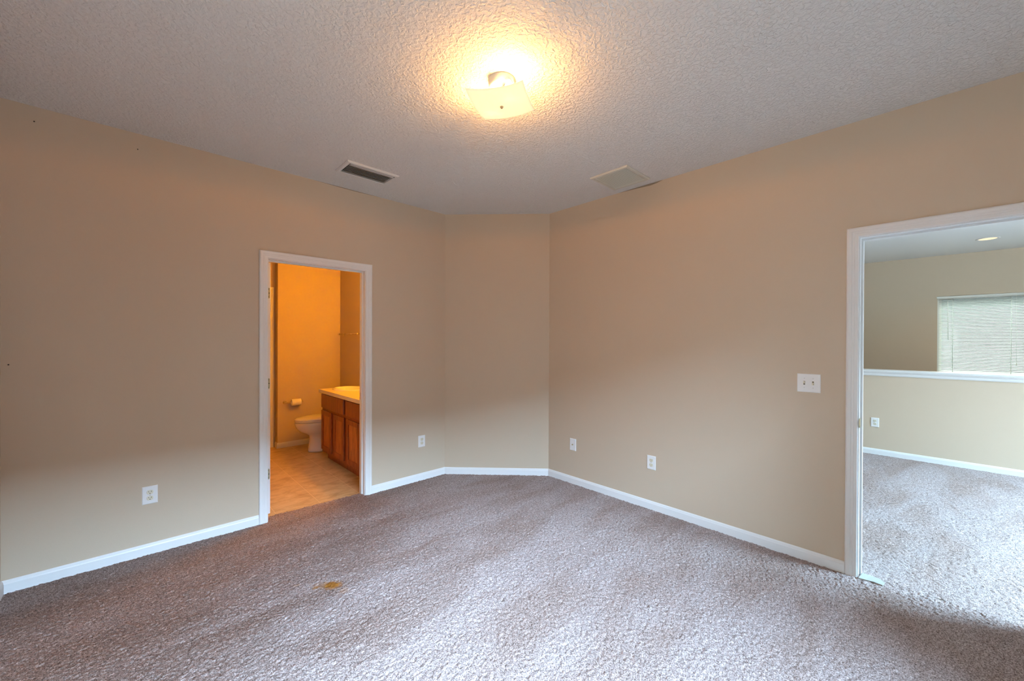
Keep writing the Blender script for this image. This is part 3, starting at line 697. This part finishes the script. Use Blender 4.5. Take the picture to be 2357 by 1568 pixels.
for s_ in (1, -1):
    o = MB(); o.lathe([(0.026, 0.8265), (0.026, 0.832), (0.016, 0.845), (0.014, 0.86), (0.012, 0.885), (0.021, 0.90), (0.026, 0.915), (0.022, 0.932), (0.006, 0.938)], (2.085, CYs + s_ * 0.152, 0), 'z', 20); child(o, 'handle', fc, M_chrome)

# toilet, back to the right wall
TY = 5.412; TKH = 0.645
tl = tag(empty('toilet', (1.8, TY, 0)), 'white toilet with its lid down between vanity and far wall', 'toilet')
def egg(xf, xbk, hw, z, n=40, p=2.2):
    """elongated outline: nose at xf, back at xbk, half width hw"""
    cx_ = xf + (xbk - xf) * 0.58; out = []
    for k in range(n):
        a = 2 * PI * k / n; c, s = math.cos(a), math.sin(a)
        rx = (xbk - cx_) if c > 0 else (cx_ - xf)
        e = 2 / (2.8 if c > 0 else 2.05)
        out.append((cx_ + rx * math.copysign(abs(c) ** e, c), TY + hw * math.copysign(abs(s) ** e, s), z))
    return out
o = MB(); o.loft([egg(1.605, 2.02, 0.110, -0.008), egg(1.603, 2.02, 0.112, 0.02), egg(1.612, 2.00, 0.104, 0.10), egg(1.618, 1.98, 0.102, 0.17), egg(1.610, 1.98, 0.108, 0.205), egg(1.560, 1.98, 0.130, 0.235),
                  egg(1.505, 1.98, 0.155, 0.265), egg(1.470, 1.985, 0.172, 0.305), egg(1.455, 1.99, 0.180, 0.345), egg(1.452, 1.99, 0.182, 0.372), egg(1.460, 1.985, 0.176, 0.380)]); child(o, 'bowl', tl, M_porcelain)
o = MB(); o.loft([egg(1.452, 1.93, 0.180, 0.386), egg(1.447, 1.93, 0.184, 0.392), egg(1.449, 1.93, 0.183, 0.404)]); child(o, 'seat', tl, M_porcelain)
o = MB(); o.loft([egg(1.450, 1.94, 0.182, 0.4055), egg(1.446, 1.94, 0.185, 0.411), egg(1.450, 1.94, 0.182, 0.421), egg(1.475, 1.93, 0.165, 0.430), egg(1.54, 1.90, 0.12, 0.435)]); child(o, 'lid', tl, M_porcelain)
o = MB(); o.box((1.955, TY - 0.215, 0.385), (BX - 0.012, TY + 0.215, TKH), None, 0.02, 3); child(o, 'tank', tl, M_porcelain)
o = MB(); o.box((1.943, TY - 0.223, TKH + 0.001), (BX - 0.008, TY + 0.223, TKH + 0.033), None, 0.010, 3); child(o, 'tank_lid', tl, M_porcelain)

# toilet paper holder and roll
TPZ = 0.583
th_ = tag(empty('toilet_paper_holder', (1.53, BY, TPZ)), 'chrome toilet paper holder on the amber lit wall', 'paper holder')
for x in (1.447, 1.640):
    o = MB(); o.lathe([(0.024, 0.0), (0.024, -0.006), (0.016, -0.012), (0.009, -0.018), (0.008, -0.055), (0.011, -0.062), (0.011, -0.074), (0.004, -0.078)], (x, BY, TPZ), 'y', 20); child(o, 'post', th_, M_chrome)
o = MB(); o.tube([(1.447, BY - 0.066, TPZ), (1.640, BY - 0.066, TPZ)], 0.009); child(o, 'roller', th_, M_chrome)
o = MB(); hh = [(0.0215, 0.0), (0.043, 0.0), (0.0435, 0.003), (0.0435, 0.108), (0.043, 0.111), (0.0215, 0.111), (0.0215, 0.0)]
o.lathe([(r, h) for r, h in hh], (1.512, BY - 0.066, TPZ), 'x', 36, caps=False)
tag(o.build('toilet_paper_roll', m=M_paper), 'white toilet paper roll on the holder above the toilet', 'toilet paper')

# towel bar
TZ = 1.492
tb = tag(empty('towel_bar', (BX, 5.4, TZ)), 'chrome towel bar on the darker bathroom wall above the toilet', 'towel bar')
for y in (5.08, 5.72):
    o = MB(); o.lathe([(0.026, 0.0), (0.026, -0.006), (0.017, -0.012), (0.011, -0.020), (0.010, -0.055), (0.014, -0.060), (0.014, -0.080), (0.005, -0.084)], (BX, y, TZ), 'x', 20); child(o, 'post', tb, M_chrome)
o = MB(); o.tube([(BX - 0.070, 5.08, TZ), (BX - 0.070, 5.72, TZ)], 0.008); child(o, 'rail', tb, M_chrome)
